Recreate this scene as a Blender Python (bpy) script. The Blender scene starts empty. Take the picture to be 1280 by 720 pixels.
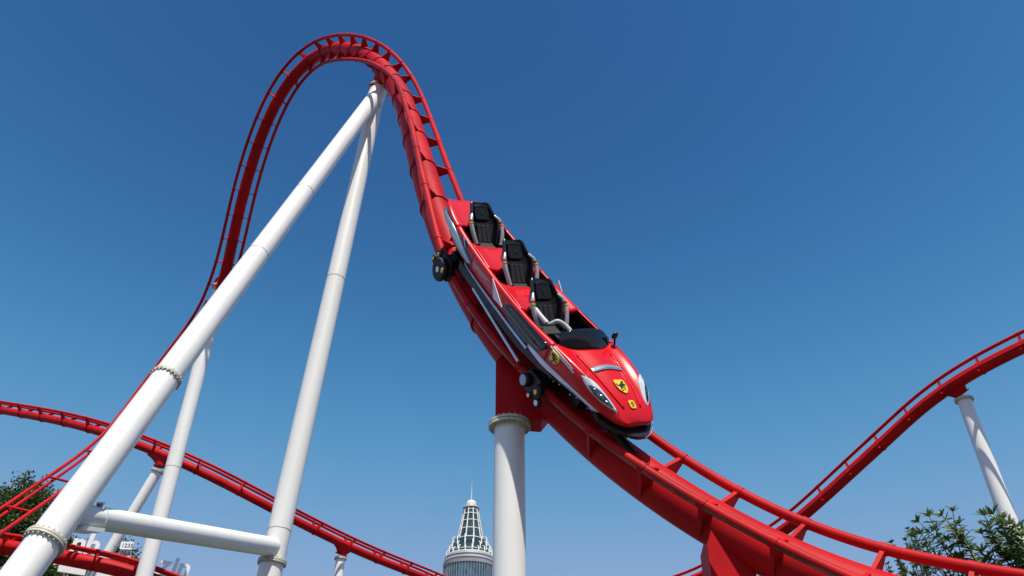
import bpy, math, random
import numpy as np
from mathutils import Vector, Matrix
from mathutils.geometry import interpolate_bezier
R=math.radians
sc=bpy.context.scene
col=sc.collection
rng=random.Random(7)

# ------------------------------------------------------------------ camera
PITCH=R(36); CAM=Vector((0,0,1.6))
cam=bpy.data.cameras.new('camera'); cam.lens=28.125; cam.sensor_width=36; cam.clip_end=6000
co=bpy.data.objects.new('camera',cam); col.objects.link(co)
co.location=CAM; co.rotation_euler=(R(90)+PITCH,0,0); sc.camera=co

# ------------------------------------------------------------------ materials
def node_mat(name):
    m=bpy.data.materials.new(name); m.use_nodes=True
    nt=m.node_tree; b=nt.nodes['Principled BSDF']; return m,nt,b
def mat(name,c,rough=.4,metal=0,coat=0,var=.06,scale=3,dirt=0,dirtcol=(.12,.09,.06),bump=0,spec=.5,streak=False,rv=.1):
    m,nt,b=node_mat(name); N=nt.nodes; L=nt.links
    tc=N.new('ShaderNodeTexCoord'); mp=N.new('ShaderNodeMapping'); L.new(tc.outputs['Object'],mp.inputs[0])
    if streak: mp.inputs['Scale'].default_value=(1,1,.18)
    n=N.new('ShaderNodeTexNoise'); n.inputs['Scale'].default_value=scale; n.inputs['Detail'].default_value=6; L.new(mp.outputs[0],n.inputs[0])
    r=N.new('ShaderNodeValToRGB'); r.color_ramp.elements[0].position=.3; r.color_ramp.elements[1].position=.7
    r.color_ramp.elements[0].color=(c[0]*(1-var*2),c[1]*(1-var*2),c[2]*(1-var*2),1); r.color_ramp.elements[1].color=(min(1,c[0]*(1+var)),min(1,c[1]*(1+var)),min(1,c[2]*(1+var)),1)
    L.new(n.outputs[0],r.inputs[0]); out=r.outputs[0]
    if dirt>0:
        n2=N.new('ShaderNodeTexNoise'); n2.inputs['Scale'].default_value=scale*2.3; n2.inputs['Detail'].default_value=10; n2.inputs['Roughness'].default_value=.7; L.new(mp.outputs[0],n2.inputs[0])
        r2=N.new('ShaderNodeValToRGB'); r2.color_ramp.elements[0].position=.52; r2.color_ramp.elements[1].position=.78
        r2.color_ramp.elements[0].color=(0,0,0,1); r2.color_ramp.elements[1].color=(dirt,dirt,dirt,1); L.new(n2.outputs[0],r2.inputs[0])
        mx=N.new('ShaderNodeMix'); mx.data_type='RGBA'; L.new(r2.outputs[0],mx.inputs[0]); L.new(out,mx.inputs[6]); mx.inputs[7].default_value=(*dirtcol,1); out=mx.outputs[2]
    L.new(out,b.inputs['Base Color'])
    mr=N.new('ShaderNodeMapRange'); mr.inputs[3].default_value=max(.02,rough-rv); mr.inputs[4].default_value=min(1,rough+rv); L.new(n.outputs[0],mr.inputs[0]); L.new(mr.outputs[0],b.inputs['Roughness'])
    b.inputs['Metallic'].default_value=metal; b.inputs['Coat Weight'].default_value=coat; b.inputs['Coat Roughness'].default_value=.06
    b.inputs['Specular IOR Level'].default_value=spec
    if bump>0:
        bp=N.new('ShaderNodeBump'); bp.inputs['Strength'].default_value=bump; bp.inputs['Distance'].default_value=.02
        n3=N.new('ShaderNodeTexNoise'); n3.inputs['Scale'].default_value=scale*8; n3.inputs['Detail'].default_value=5; L.new(tc.outputs['Object'],n3.inputs[0]); L.new(n3.outputs[0],bp.inputs['Height']); L.new(bp.outputs[0],b.inputs['Normal'])
    return m
M={}
M['track_red']=mat('red_track_paint',(.50,.009,.012),.52,var=.15,scale=.8,dirt=.35,dirtcol=(.32,.02,.02),spec=.12,rv=.08,bump=.05)
M['white']=mat('white_column_paint',(.82,.82,.80),.42,var=.035,scale=.7,dirt=.38,dirtcol=(.50,.48,.43),streak=True,bump=.05)
M['flange']=mat('weathered_flange_paint',(.62,.60,.50),.6,var=.10,scale=6,dirt=.8,dirtcol=(.22,.17,.10),bump=.2)
M['wear']=mat('worn_rail_paint',(.26,.06,.055),.38,metal=.35,var=.35,scale=2.5,dirt=.4,dirtcol=(.32,.30,.29))
M['bolt']=mat('bolt_steel',(.42,.40,.35),.5,metal=.2,scale=10)
M['car_red']=mat('red_car_lacquer',(.64,.004,.008),.30,coat=.28,spec=.25,var=.03,scale=2,rv=.04)
M['black']=mat('black_plastic',(.010,.010,.012),.42,var=.15,scale=8,coat=.05,spec=.3)
M['gloss_black']=mat('gloss_black_shell',(.010,.011,.013),.30,var=.1,scale=5,coat=.3,rv=.04)
M['pad']=mat('dark_grey_seat_padding',(.040,.045,.046),.75,var=.12,scale=14,bump=.25,spec=.2)
M['rubber']=mat('black_rubber',(.012,.012,.013),.65,var=.2,scale=12)
M['silver']=mat('brushed_silver_trim',(.62,.64,.67),.28,metal=.75,var=.06,scale=4)
M['fin']=mat('steel_blue_fin',(.36,.46,.50),.22,metal=.6,var=.05,scale=3)
M['greypad']=mat('light_grey_restraint_padding',(.50,.49,.53),.45,var=.06,scale=9)
M['glass']=mat('dark_tinted_glass',(.006,.009,.013),.05,coat=0,var=.05,scale=2,rv=.03)
M['lens']=mat('pale_headlight_lens',(.62,.66,.72),.12,coat=1,var=.06,scale=9,rv=.05)
M['lens_dark']=mat('headlight_interior',(.07,.09,.12),.12,metal=.5,coat=1,var=.5,scale=16)
M['yellow']=mat('yellow_badge',(.85,.60,.01),.35,coat=.5,var=.03)
M['gold']=mat('gold_wheel_hub',(.75,.50,.12),.35,metal=.7,var=.1,scale=15)
M['blk_mark']=mat('black_emblem_paint',(.01,.01,.01),.4,var=.02)
M['stripe']=mat('white_stripe_paint',(.8,.8,.8),.35,coat=.4,var=.02)
M['cover']=mat('wheel_cover_blue_grey',(.30,.40,.46),.25,metal=.4,var=.05)
M['sign_white']=mat('white_sign_face',(.85,.86,.88),.4,var=.02,scale=2)
M['sign_ink']=mat('dark_sign_lettering',(.02,.02,.025),.5,var=.02)
M['bark']=mat('tree_bark',(.10,.07,.045),.9,var=.3,scale=9,bump=.6)
M['t_white']=mat('white_tower_cladding',(.72,.72,.69),.5,var=.05,scale=.12,dirt=.2,dirtcol=(.45,.44,.42))
M['t_grey']=mat('grey_tower_band',(.42,.44,.46),.45,var=.08,scale=.15)
M['t_glass']=mat('teal_tower_glazing',(.035,.075,.085),.10,var=.35,scale=.35,spec=.8,rv=.05)
M['t_glass2']=mat('blue_tower_curtain_glass',(.05,.13,.19),.10,var=.4,scale=.5,spec=.8,rv=.05)
M['concrete']=mat('footing_concrete',(.32,.31,.29),.85,var=.1,scale=3,bump=.3)
def leaf_mat(name,c1,c2,c3,scale=.8):
    m,nt,b=node_mat(name); N=nt.nodes;L=nt.links
    g=N.new('ShaderNodeNewGeometry'); r=N.new('ShaderNodeValToRGB'); L.new(g.outputs['Random Per Island'],r.inputs[0])
    e=r.color_ramp.elements; e[0].color=(*c1,1); e[1].color=(*c3,1); e[1].position=1; x=e.new(.5); x.color=(*c2,1)
    L.new(r.outputs[0],b.inputs['Base Color']); b.inputs['Roughness'].default_value=.42
    b.inputs['Transmission Weight'].default_value=0
    tr=N.new('ShaderNodeBsdfTranslucent'); L.new(r.outputs[0],tr.inputs[0]); mx=N.new('ShaderNodeMixShader'); mx.inputs[0].default_value=.25
    L.new(b.outputs[0],mx.inputs[1]); L.new(tr.outputs[0],mx.inputs[2]); L.new(mx.outputs[0],N['Material Output'].inputs[0]); return m
M['leaf_far']=leaf_mat('mid_green_leaves',(.035,.075,.012),(.07,.12,.02),(.14,.17,.04))
M['leaf_near']=leaf_mat('glossy_dark_leaves',(.045,.09,.018),(.08,.14,.026),(.17,.22,.045))
M['leaf_pale']=leaf_mat('small_pale_leaves',(.06,.12,.05),(.10,.17,.07),(.17,.24,.09))

# ------------------------------------------------------------------ mesh tools
class MB:
    def __init__(s): s.v=[]; s.f=[]; s.sm=[]
    def add(s,vs,fs,smooth=True):
        o=len(s.v); s.v+= [tuple(map(float,v)) for v in vs]; s.f+=[tuple(i+o for i in f) for f in fs]; s.sm+=[smooth]*len(fs)
    def ring_loft(s,rings,closed=True,caps=True,smooth=True):
        k=len(rings[0]); vs=[p for r_ in rings for p in r_]; fs=[]
        for i in range(len(rings)-1):
            for j in range(k if closed else k-1):
                a=i*k+j; b=i*k+(j+1)%k; fs.append((a,b,b+k,a+k))
        s.add(vs,fs,smooth)
        if caps and closed:
            o=len(s.v); s.add(rings[0],[tuple(range(k))[::-1]],False); s.add(rings[-1],[tuple(range(k))],False)
    def tube(s,pts,r,n=12,caps=True,r1=None,up=None):
        P=[Vector(p) for p in pts]; m=len(P)
        T=[(P[min(i+1,m-1)]-P[max(i-1,0)]).normalized() for i in range(m)]
        u=Vector(up) if up else (Vector((0,0,1)) if abs(T[0].z)<.9 else Vector((1,0,0))); rings=[]
        for i in range(m):
            u=(u-T[i]*u.dot(T[i])).normalized(); w=T[i].cross(u)
            rr=r[i] if isinstance(r,(list,tuple)) else (r if r1 is None else r+(r1-r)*i/(m-1))
            rings.append([P[i]+(u*math.cos(a)+w*math.sin(a))*rr for a in [2*math.pi*j/n for j in range(n)]])
        s.ring_loft(rings,True,caps)
    def box(s,c,d,M3=None):
        vs=[]
        for x in(-1,1):
            for y in(-1,1):
                for z in(-1,1):
                    v=Vector((x*d[0]/2,y*d[1]/2,z*d[2]/2)); v=(M3@v) if M3 else v; vs.append(v+Vector(c))
        s.add(vs,[(0,1,3,2),(4,6,7,5),(0,4,5,1),(2,3,7,6),(0,2,6,4),(1,5,7,3)],False)
    def prism(s,poly,ext):
        """poly: list of 3D points (planar), ext: extrusion vector, centred"""
        e=Vector(ext)/2; k=len(poly); a=[Vector(p)-e for p in poly]; b=[Vector(p)+e for p in poly]
        s.add(a+b,[tuple(range(k))[::-1],tuple(range(k,2*k))]+[(i,(i+1)%k,(i+1)%k+k,i+k) for i in range(k)],False)
    def disc(s,c,ax,r,h,n=24,r2=None,bev=0):
        c=Vector(c); ax=Vector(ax).normalized()
        r2=r if r2 is None else r2
        if bev: s.tube([c-ax*h/2,c-ax*(h/2-bev),c+ax*(h/2-bev),c+ax*h/2],[r-bev,r,r2,r2-bev],n)
        else: s.tube([c-ax*h/2,c+ax*h/2],[r,r2],n)
    def sphere(s,c,r,nu=12,nv=8,sc3=(1,1,1),M3=None):
        rings=[]
        for i in range(nv+1):
            t=math.pi*i/nv; rings.append([ (lambda v:(M3@v if M3 else v)+Vector(c))(Vector((math.sin(t)*math.cos(2*math.pi*j/nu)*r*sc3[0],math.sin(t)*math.sin(2*math.pi*j/nu)*r*sc3[1],math.cos(t)*r*sc3[2]))) for j in range(nu)])
        s.ring_loft(rings,True,False)
    def build(s,name,m,parent=None,off=None,bevel=0,solid=0,sub=0,label=None):
        me=bpy.data.meshes.new(name); o=off or Vector((0,0,0))
        me.from_pydata([(v[0]-o[0],v[1]-o[1],v[2]-o[2]) for v in s.v],[],s.f); me.update()
        for p,sm in zip(me.polygons,s.sm): p.use_smooth=sm
        me.materials.append(m)
        ob=bpy.data.objects.new(name,me); col.objects.link(ob)
        if parent: ob.parent=parent
        if solid: q=ob.modifiers.new('s','SOLIDIFY'); q.thickness=solid; q.offset=0
        if sub: q=ob.modifiers.new('u','SUBSURF'); q.levels=sub; q.render_levels=sub
        if bevel: q=ob.modifiers.new('b','BEVEL'); q.width=bevel; q.segments=2; q.limit_method='ANGLE'; q.angle_limit=R(40)
        if label: ob['label']=label
        return ob
def tag(o,label,cat,group=None,kind=None):
    if label: o['label']=label
    if cat: o['category']=cat
    if group: o['group']=group
    if kind: o['kind']=kind
    return o
def thing(name,loc,label,cat,group=None,mat4=None):
    o=bpy.data.objects.new(name,None); col.objects.link(o); o.empty_display_size=.3
    if mat4 is not None: o.matrix_world=mat4
    else: o.location=loc
    return tag(o,label,cat,group)

def cpts(poly,n=6):
    """catmull-rom densify of tuples"""
    P=[np.array(p,float) for p in poly]; P=[2*P[0]-P[1]]+P+[2*P[-1]-P[-2]]; out=[]
    for i in range(1,len(P)-2):
        for k in range(n):
            u=k/n; a,b,c,d=P[i-1:i+3]; out.append(.5*((2*b)+(-a+c)*u+(2*a-5*b+4*c-d)*u*u+(-a+3*b-3*c+d)*u**3))
    out.append(P[-2]); return out

# ------------------------------------------------------------------ track knots (x, y, z, roll) of cubic B-splines
T1 = [[-19.692, 29.56, 11.31, 0.115], [-19.495, 31.041, 12.966, 0.141], [-19.294, 32.469, 14.561, 0.209], [-19.096, 33.81, 16.124, 0.068], [-18.88, 34.984, 17.711, -0.067], [-18.676, 35.795, 19.464, 0.087], [-18.303, 36.213, 21.357, 0.277], [-17.609, 36.297, 23.205, 0.213], [-16.717, 36.025, 24.839, -0.052], [-15.899, 35.353, 26.229, 0.072], [-15.346, 34.25, 27.52, 0.601], [-14.854, 32.892, 28.959, 0.808], [-14.309, 31.505, 30.64, 0.751], [-13.662, 30.183, 32.43, 0.718], [-12.847, 28.911, 34.039, 0.673], [-11.78, 27.671, 35.094, 0.523], [-10.502, 26.465, 35.289, 0.326], [-9.269, 25.274, 34.576, 0.163], [-8.235, 24.082, 33.199, -0.003], [-7.297, 22.882, 31.547, -0.264], [-6.385, 21.758, 29.839, -0.573], [-5.557, 20.787, 28.119, -0.967], [-4.852, 19.966, 26.384, -1.484], [-4.231, 19.209, 24.656, -1.919], [-3.724, 18.434, 22.925, -2.199], [-3.324, 17.604, 21.178, -2.232], [-2.947, 16.715, 19.415, -2.235], [-2.571, 15.82, 17.612, -2.259], [-2.161, 15.002, 15.747, -2.149], [-1.677, 14.332, 13.811, -2.085], [-1.069, 13.798, 11.853, -1.764], [-0.239, 13.313, 9.976, -1.803], [0.814, 12.809, 8.237, -1.877], [2.058, 12.228, 6.696, -1.925], [3.415, 11.556, 5.379, -1.988], [4.841, 10.773, 4.353, -1.823], [6.346, 9.851, 3.695, -1.497]]
T2 = [[-40.632, 52.138, 29.128, -0.942], [-36.758, 50.38, 27.806, -0.973], [-32.792, 48.288, 26.26, -1.002], [-28.727, 46.056, 24.648, -1.037], [-24.774, 44.156, 22.982, -1.113], [-20.99, 43.31, 21.403, -1.201], [-17.501, 44.017, 20.093, -1.252], [-14.419, 46.262, 19.027, -1.226], [-11.661, 49.483, 18.428, -1.24], [-9.013, 53.221, 18.148, -1.291], [-6.206, 57.197, 18.169, -1.334], [-3.38, 61.4, 17.972, -1.364]]
T3 = [[-25.36, 35.829, 13.635, -1.08], [-23.49, 35.846, 13.39, -1.088], [-22.072, 35.939, 13.207, -1.097], [-21.121, 36.101, 13.112, -1.107], [-20.582, 36.372, 13.051, -1.109], [-20.165, 36.76, 13.051, -1.115], [-19.443, 37.217, 13.018, -1.144], [-17.844, 37.735, 12.811, -1.161], [-15.026, 38.451, 11.949, -1.162]]
T4 = [[8.177, 46.553, 14.203, -0.599], [9.957, 45.275, 14.442, -0.562], [11.585, 43.851, 14.918, -0.515], [13.13, 42.32, 15.447, -0.467], [14.553, 40.701, 16.046, -0.415], [15.806, 38.986, 16.85, -0.354], [17.027, 37.214, 17.683, -0.337], [18.218, 35.406, 18.478, -0.377], [19.314, 33.562, 19.229, -0.42], [20.483, 31.685, 19.66, -0.442], [21.735, 29.723, 19.805, -0.439], [23.015, 27.642, 19.773, -0.418]]

def track_frames(K,G,O,per=60):
    K=np.array(K); n=len(K); m=n*per; B=np.zeros((m,n))
    for i,t in enumerate(np.linspace(0,n-1,m)):
        k=int(min(max(math.floor(t),0),n-2)); u=t-k
        w=[(1-u)**3/6,(3*u**3-6*u*u+4)/6,(-3*u**3+3*u*u+3*u+1)/6,u**3/6]
        for j,ww in zip(range(k-1,k+3),w):
            if j<0: B[i,0]+=2*ww; B[i,1]-=ww
            elif j>=n: B[i,n-1]+=2*ww; B[i,n-2]-=ww
            else: B[i,j]+=ww
    X=B@K; P=X[:,:3]; T=np.gradient(P,axis=0); T/=np.linalg.norm(T,axis=1)[:,None]
    v=np.array([0,-1.,.3]); N=np.zeros_like(P)
    for i in range(m):
        v=v-(v@T[i])*T[i]; v/=np.linalg.norm(v); N[i]=v
    Rr=np.cross(T,N); c=np.cos(X[:,3])[:,None]; s=np.sin(X[:,3])[:,None]
    nn=N*c+Rr*s; rr=np.cross(T,nn); A=P+nn*O-rr*G/2; Bn=P+nn*O+rr*G/2
    mid=(A+Bn)/2; S=np.r_[0,np.cumsum(np.linalg.norm(np.diff(mid,axis=0),axis=1))]
    return dict(P=P,T=T,n=nn,r=rr,F=A,N=Bn,S=S)
def at_s(fr,s):
    i=int(np.argmin(abs(fr['S']-s))); return i
def sweep(mb,pts,us,r,n=14):
    rf=r if callable(r) else (lambda i:r)
    rings=[]
    m=len(pts)
    for i in range(m):
        t=pts[min(i+1,m-1)]-pts[max(i-1,0)]; t/=np.linalg.norm(t); u=us[i]-(us[i]@t)*t; u/=np.linalg.norm(u); w=np.cross(t,u)
        rings.append([pts[i]+rf(i)*(u*math.cos(a)+w*math.sin(a)) for a in [2*math.pi*j/n for j in range(n)]])
    mb.ring_loft([[Vector(p) for p in q] for q in rings])
def build_track(name,K,G,O,rs,rr,ties,label,i0=0,i1=None,spine0=0,collar=lambda s:True,tie_w=.06,step=6,seg=14,ringgap=None,third=None,plain_until=-1,col_h=.045):
    fr=track_frames(K,G,O); rsf=rs if callable(rs) else (lambda s:rs0); rs0=rs; i1=i1 or len(fr['P'])
    P0=Vector(fr['P'][len(fr['P'])//2]); root=thing(name,Vector((P0.x,P0.y,0)),label,'roller coaster',None); off=Vector((P0.x,P0.y,0))
    idx=list(range(i0,i1,step)); sp=[i for i in idx if i>=spine0]
    m=MB(); sweep(m,fr['P'][sp],fr['n'][sp],(lambda i:rsf(fr['S'][sp[i]])),24); m.build('spine_tube',M['track_red'],root,off)
    for key in ('F','N'):
        m=MB(); sweep(m,fr[key][idx],fr['n'][idx],rr,seg); rl=m.build('running_rail',M['track_red'],root,off)
        if rr<.079:
            sg=-1 if key=='F' else 1; m=MB(); rings=[]
            for i in idx:
                o_=fr['r'][i]*sg; n_=fr['n'][i]; rings.append([Vector(fr[key][i]+(rr+.0025)*(o_*math.cos(R(a))+n_*math.sin(R(a)))) for a in (-34,-20,-6,6)])
            m.ring_loft(rings,False,False); m.build('wheel_wear_strip',M['wear'],rl,off)
    if third:
        q=[i for i in idx if i<=spine0+60]; m=MB(); sweep(m,(fr['F']*.84+fr['N']*.16-fr['n']*.16)[q],fr['n'][q],rr*.85,seg); m.build('stiffener_tube',M['track_red'],root,off)
    for s in ties:
        i=at_s(fr,s); rs=rsf(s); T=Vector(fr['T'][i]); n=Vector(fr['n'][i]); r=Vector(fr['r'][i]); P=Vector(fr['P'][i]); m=MB()
        if i<spine0 or s<plain_until:
            m.tube([fr['F'][i],fr['N'][i]],rr*.7,8)
        else:
            for sg in (-1,1):
                rail=P+n*O+r*sg*G/2
                # plate: rail underside -> spine top -> spine side
                a=rail+(-r*sg*.075+n*.01); big_=s>64; b=P+n*rs*.95+r*sg*rs*(.12 if big_ else .42); c=P+r*sg*rs*.95-n*rs*(.42 if big_ else -.02); d=rail+(-n*rr*.9+r*sg*.035)
                e=P+n*rs*.45+r*sg*rs*.5
                m.prism([a,b,e,c,d],T*(tie_w if big_ else tie_w*.7))
                m.tube([rail-T*.055,rail+T*.055],rr*1.13,12)
            if collar(s): m.disc(P,T,rs+col_h,tie_w*.8,24)
        m.build('cross_tie',M['track_red'],root,off,bevel=0)
    return root,off,fr

def flange_pair(mb_f,mb_b,c,ax,r,h=.045,gap=.012,nb=16,proud=.11):
    c=Vector(c); ax=Vector(ax).normalized()
    for sg in (-1,1): mb_f.disc(c+ax*sg*(h/2+gap/2),ax,r+proud,h,32)
    u=ax.orthogonal().normalized(); w=ax.cross(u)
    for k in range(nb):
        a=2*math.pi*k/nb; p=c+(u*math.cos(a)+w*math.sin(a))*(r+proud*.55)
        mb_b.tube([p-ax*(h+.045),p+ax*(h+.045)],.017,6)

def column(label,top,bot,r0,r1,flanges=(),seams=(),group=None,name='support_column',nb=16,proud=.10):
    """tapered tube from top to bottom (continued to the ground)"""
    top=Vector(top);bot=Vector(bot); d=bot-top
    k=(top.z-0.35)/(top.z-bot.z); g=top+d*k; rg=r0+(r1-r0)*k
    root=thing(name,Vector((g.x,g.y,0)),label,'support column',group); off=Vector((g.x,g.y,0))
    m=MB(); m.tube([top+d*k*j/12 for j in range(13)],r0,40,r1=rg); m.build('shaft',M['white'],root,off)
    f=MB(); b=MB(); ax=d.normalized()
    for t in flanges: flange_pair(f,b,top+d*t,ax,r0+(r1-r0)*t,nb=nb,proud=proud)
    if f.v: f.build('flange',M['flange'],root,off,bevel=.006); b.build('bolt_ring',M['bolt'],root,off)
    for t in seams:
        q=MB(); q.disc(top+d*t,ax,r0+(r1-r0)*t+.008,.03,40); q.build('weld_seam',M['flange'],root,off)
    q=MB(); q.box((g.x,g.y,.2),(rg*2+1.0,rg*2+1.0,.5)); q.build('footing',M['concrete'],root,off,bevel=.03)
    return root,off
def saddle(root,off,fr,i,top,rs,rc,long=.9,label=None,n_=20):
    """loft from the spine (elongated along the tangent) down to a column head"""
    T=Vector(fr['T'][i]); P=Vector(fr['P'][i]); top=Vector(top); ax=(top-P).normalized()
    u=(T-ax*T.dot(ax)).normalized(); w=ax.cross(u); rings=[]
    L=(top-P).length
    for k in range(9):
        q=k/8; a=long*.5*(1-q)**1.6+rc*(1-(1-q)**1.6)  ; b=rs*.80*(1-q)+rc*q
        c=P+(top-P)*q
        rings.append([c+u*a*math.cos(t)*1.0+w*b*math.sin(t) for t in [2*math.pi*j/n_ for j in range(n_)]])
    m=MB(); m.ring_loft(rings); m.disc(top-ax*.03,ax,rc+.10,.05,32); return m.build('column_saddle',M['track_red'],root,off,label=label)

# ------------------------------------------------------------------ world and sun
w=bpy.data.worlds.new('World'); sc.world=w; w.use_nodes=True
SUN_EL,SUN_AZ=62.,14.       # azimuth measured from straight behind the camera towards its right
nt=w.node_tree; bg=nt.nodes['Background']; sky=nt.nodes.new('ShaderNodeTexSky'); sky.sky_type='NISHITA'; sky.sun_disc=False
sky.sun_elevation=R(SUN_EL); sky.sun_rotation=R(180-SUN_AZ)
sky.air_density=1.0; sky.dust_density=0; sky.ozone_density=1.0; sky.altitude=0
# colour response of the sky: deeper blue overhead, paler towards the horizon
sep=nt.nodes.new('ShaderNodeSeparateColor'); cmb=nt.nodes.new('ShaderNodeCombineColor'); nt.links.new(sky.outputs[0],sep.inputs[0])
def mth(op,x,y):
    n=nt.nodes.new('ShaderNodeMath'); n.operation=op
    for i,v in enumerate((x,y)):
        if isinstance(v,(int,float)): n.inputs[i].default_value=v
        else: nt.links.new(v,n.inputs[i])
    return n.outputs[0]
for ch,(kk,gm,cc) in enumerate(((.44,3.2,2.0),(.288,4.4,1.75),(.0415,4.9,2.70))):
    x=sep.outputs[ch]; pw=mth('POWER',x,gm); dn=mth('ADD',mth('POWER',mth('DIVIDE',x,cc),gm),1.0)
    nt.links.new(mth('MULTIPLY',mth('DIVIDE',pw,dn),kk),cmb.inputs[ch])
nt.links.new(cmb.outputs[0],bg.inputs[0]); bg.inputs[1].default_value=.115
sl=bpy.data.lights.new('sun','SUN'); sl.energy=4.9; sl.angle=R(.53); sl.color=(1,.93,.80)
so=bpy.data.objects.new('sun',sl); col.objects.link(so)
Ld=Vector((math.cos(R(SUN_EL))*math.sin(R(SUN_AZ)),-math.cos(R(SUN_EL))*math.cos(R(SUN_AZ)),math.sin(R(SUN_EL))))
so.rotation_euler=Ld.to_track_quat('Z','Y').to_euler(); so.location=Ld*80
vs=sc.view_settings; vs.view_transform='Standard'; vs.look='None'; vs.exposure=.12; vs.gamma=1

# ------------------------------------------------------------------ ground
def ground_mat():
    m,nt,b=node_mat('pale_paving_and_grass'); N=nt.nodes;L=nt.links
    tc=N.new('ShaderNodeTexCoord'); n=N.new('ShaderNodeTexNoise'); n.inputs['Scale'].default_value=.03; n.inputs['Detail'].default_value=5; L.new(tc.outputs['Object'],n.inputs[0])
    r=N.new('ShaderNodeValToRGB'); r.color_ramp.elements[0].position=.47; r.color_ramp.elements[1].position=.50
    r.color_ramp.elements[0].color=(.035,.055,.02,1); r.color_ramp.elements[1].color=(.11,.105,.095,1); L.new(n.outputs[0],r.inputs[0])
    n2=N.new('ShaderNodeTexNoise'); n2.inputs['Scale'].default_value=2; n2.inputs['Detail'].default_value=8; L.new(tc.outputs['Object'],n2.inputs[0])
    mx=N.new('ShaderNodeMix'); mx.data_type='RGBA'; mx.blend_type='MULTIPLY'; mx.inputs[0].default_value=.5; L.new(r.outputs[0],mx.inputs[6]); L.new(n2.outputs[0],mx.inputs[7]); L.new(mx.outputs[2],b.inputs['Base Color']); b.inputs['Roughness'].default_value=.9
    return m
g=MB(); g.add([(-3000,-3000,0),(3000,-3000,0),(3000,3000,0),(-3000,3000,0)],[(0,1,2,3)],False)
tag(g.build('ground',ground_mat()),None,None,kind='structure')

# ------------------------------------------------------------------ tracks
t1_ties=[2.0+2.6*k for k in range(6)]+[18.28,19.6,20.9,22.2,23.5,24.8,26.1,27.4,28.7,30.0,31.4,32.9]+[34.4,36.3,38.1,39.7,41.2,42.6,44.0,45.3,47.5,49.8,52.2,54.7,56.9,59.1,61.3,63.3]+[65.22,66.31,67.39,68.49,69.6,70.7,71.8]
main,moff,f1=build_track('roller_coaster_track',T1,1.1,.42,lambda s:.285+.062*min(1,max(0,(s-30)/16)),.078,t1_ties,
  'tall red looping track with a big round spine, carrying the red coaster car',spine0=int(8.25*60),collar=lambda s:26<s<64,third=True,step=5,col_h=.032)
L2=track_frames(T2,1.1,.5)['S'][-1]; L4=track_frames(T4,1.1,.35)['S'][-1]; L3=track_frames(T3,1.1,.5)['S'][-1]
second,soff,f2=build_track('roller_coaster_track',T2,1.1,.5,.255,.08,[1.0+2.75*k for k in range(int(L2/2.75))],
  'thin red track behind the white beam, dipping from the left edge towards the glass tower',col_h=.04)
third_,toff,f3=build_track('roller_coaster_track',T3,1.1,.5,.33,.085,[.8+1.9*k for k in range(int(L3/1.9))],
  'short red track crossing the bottom left corner below the white lettering')
fourth,foff,f4=build_track('roller_coaster_track',T4,1.1,.35,.29,.08,[1.0+2.0*k for k in range(int(L4/2.0))],
  'dark red track climbing to the right edge above the leafy shrubs',collar=lambda s:int(s*7)%3==0,col_h=.03)
for o in (main,second,third_,fourth): o['group']='red coaster tracks'; o['category']='coaster track'

def near(fr,p):
    p=np.array(p); return int(np.argmin(((fr['P']-p)**2).sum(1)))
# A-frame at the crest: two legs and a beam, one welded support
A=Vector((-5.141,20.385,25.602)); B1=Vector((-7.688,12.961,5.707)); B2=Vector((-6.0,20.224,7.79))
d1=B1-A; d2=B2-A
k1=(A.z-.35)/(A.z-B1.z); k2=(A.z-.35)/(A.z-B2.z)
aroot=thing('support_frame',Vector((-7,16,0)),'huge white A-shaped support of slanting tubes and a cross tube, under the loop crest','support frame'); ao=Vector((-7,16,0))
def leg(d,k,r0,r1,fl,se,nb=18):
    m=MB(); m.tube([A+d*k*j/14 for j in range(15)],r0,44,r1=r0+(r1-r0)*k); lg=m.build('leg',M['white'],aroot,ao)
    f=MB(); b=MB()
    for t in fl: flange_pair(f,b,A+d*t,d,r0+(r1-r0)*t,nb=nb,h=.035,proud=.06)
    f.build('flange',M['flange'],lg,ao,bevel=.006); b.build('bolt_ring',M['bolt'],lg,ao)
    for t in se:
        q=MB(); q.disc(A+d*t,d,r0+(r1-r0)*t+.007,.025,44); q.build('weld_seam',M['flange'],lg,ao)
    g_=A+d*k; q=MB(); q.box((g_.x,g_.y,.2),(1.8,1.8,.5)); q.build('footing',M['concrete'],lg,ao,bevel=.03)
leg(d1,k1,.275,.282,(.988,),(.3927,.56),22)
f=MB();b=MB(); flange_pair(f,b,A+d1*.7932,d1,.282,h=.022,nb=22,proud=.035); f.build('flange',M['flange'],aroot,ao); b.build('bolt_ring',M['bolt'],aroot,ao)
leg(d2,k2,.275,.298,(.999,),(.9529,.5),18)
f=MB();b=MB(); ax=(A-(-B1-B2+2*A)*0 - (B1+B2)/2).normalized(); hd=A+ax*.25
f.disc(hd,ax,.40,.05,36); f.disc(hd+ax*.06,ax,.40,.05,36)
f.build('head_flange',M['flange'],aroot,ao,bevel=.006)
q=MB(); q.tube([A-ax*.9,hd],.33,36); q.build('head_tube',M['white'],aroot,ao)
c0=A+d1*.960; c1=A+d2*.978
m=MB(); m.tube([c0+(c1-c0)*j/6 for j in range(7)],.20,36,r1=.235); m.build('cross_tube',M['white'],aroot,ao)
dc=(c1-c0).normalized(); m=MB(); p=c0+dc*.72; vv=(Vector((0,0,-1))-dc*Vector((0,0,-1)).dot(dc)).normalized(); ss=dc.cross(vv)
m.prism([p-dc*.42+vv*.19,p+dc*.10+vv*.19,p+dc*.02+vv*.265,p-dc*.48+vv*.265],ss*.36)
m.disc(p+dc*.06,dc,.222,.02,36); m.build('saddle_plate',M['white'],aroot,ao)
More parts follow.
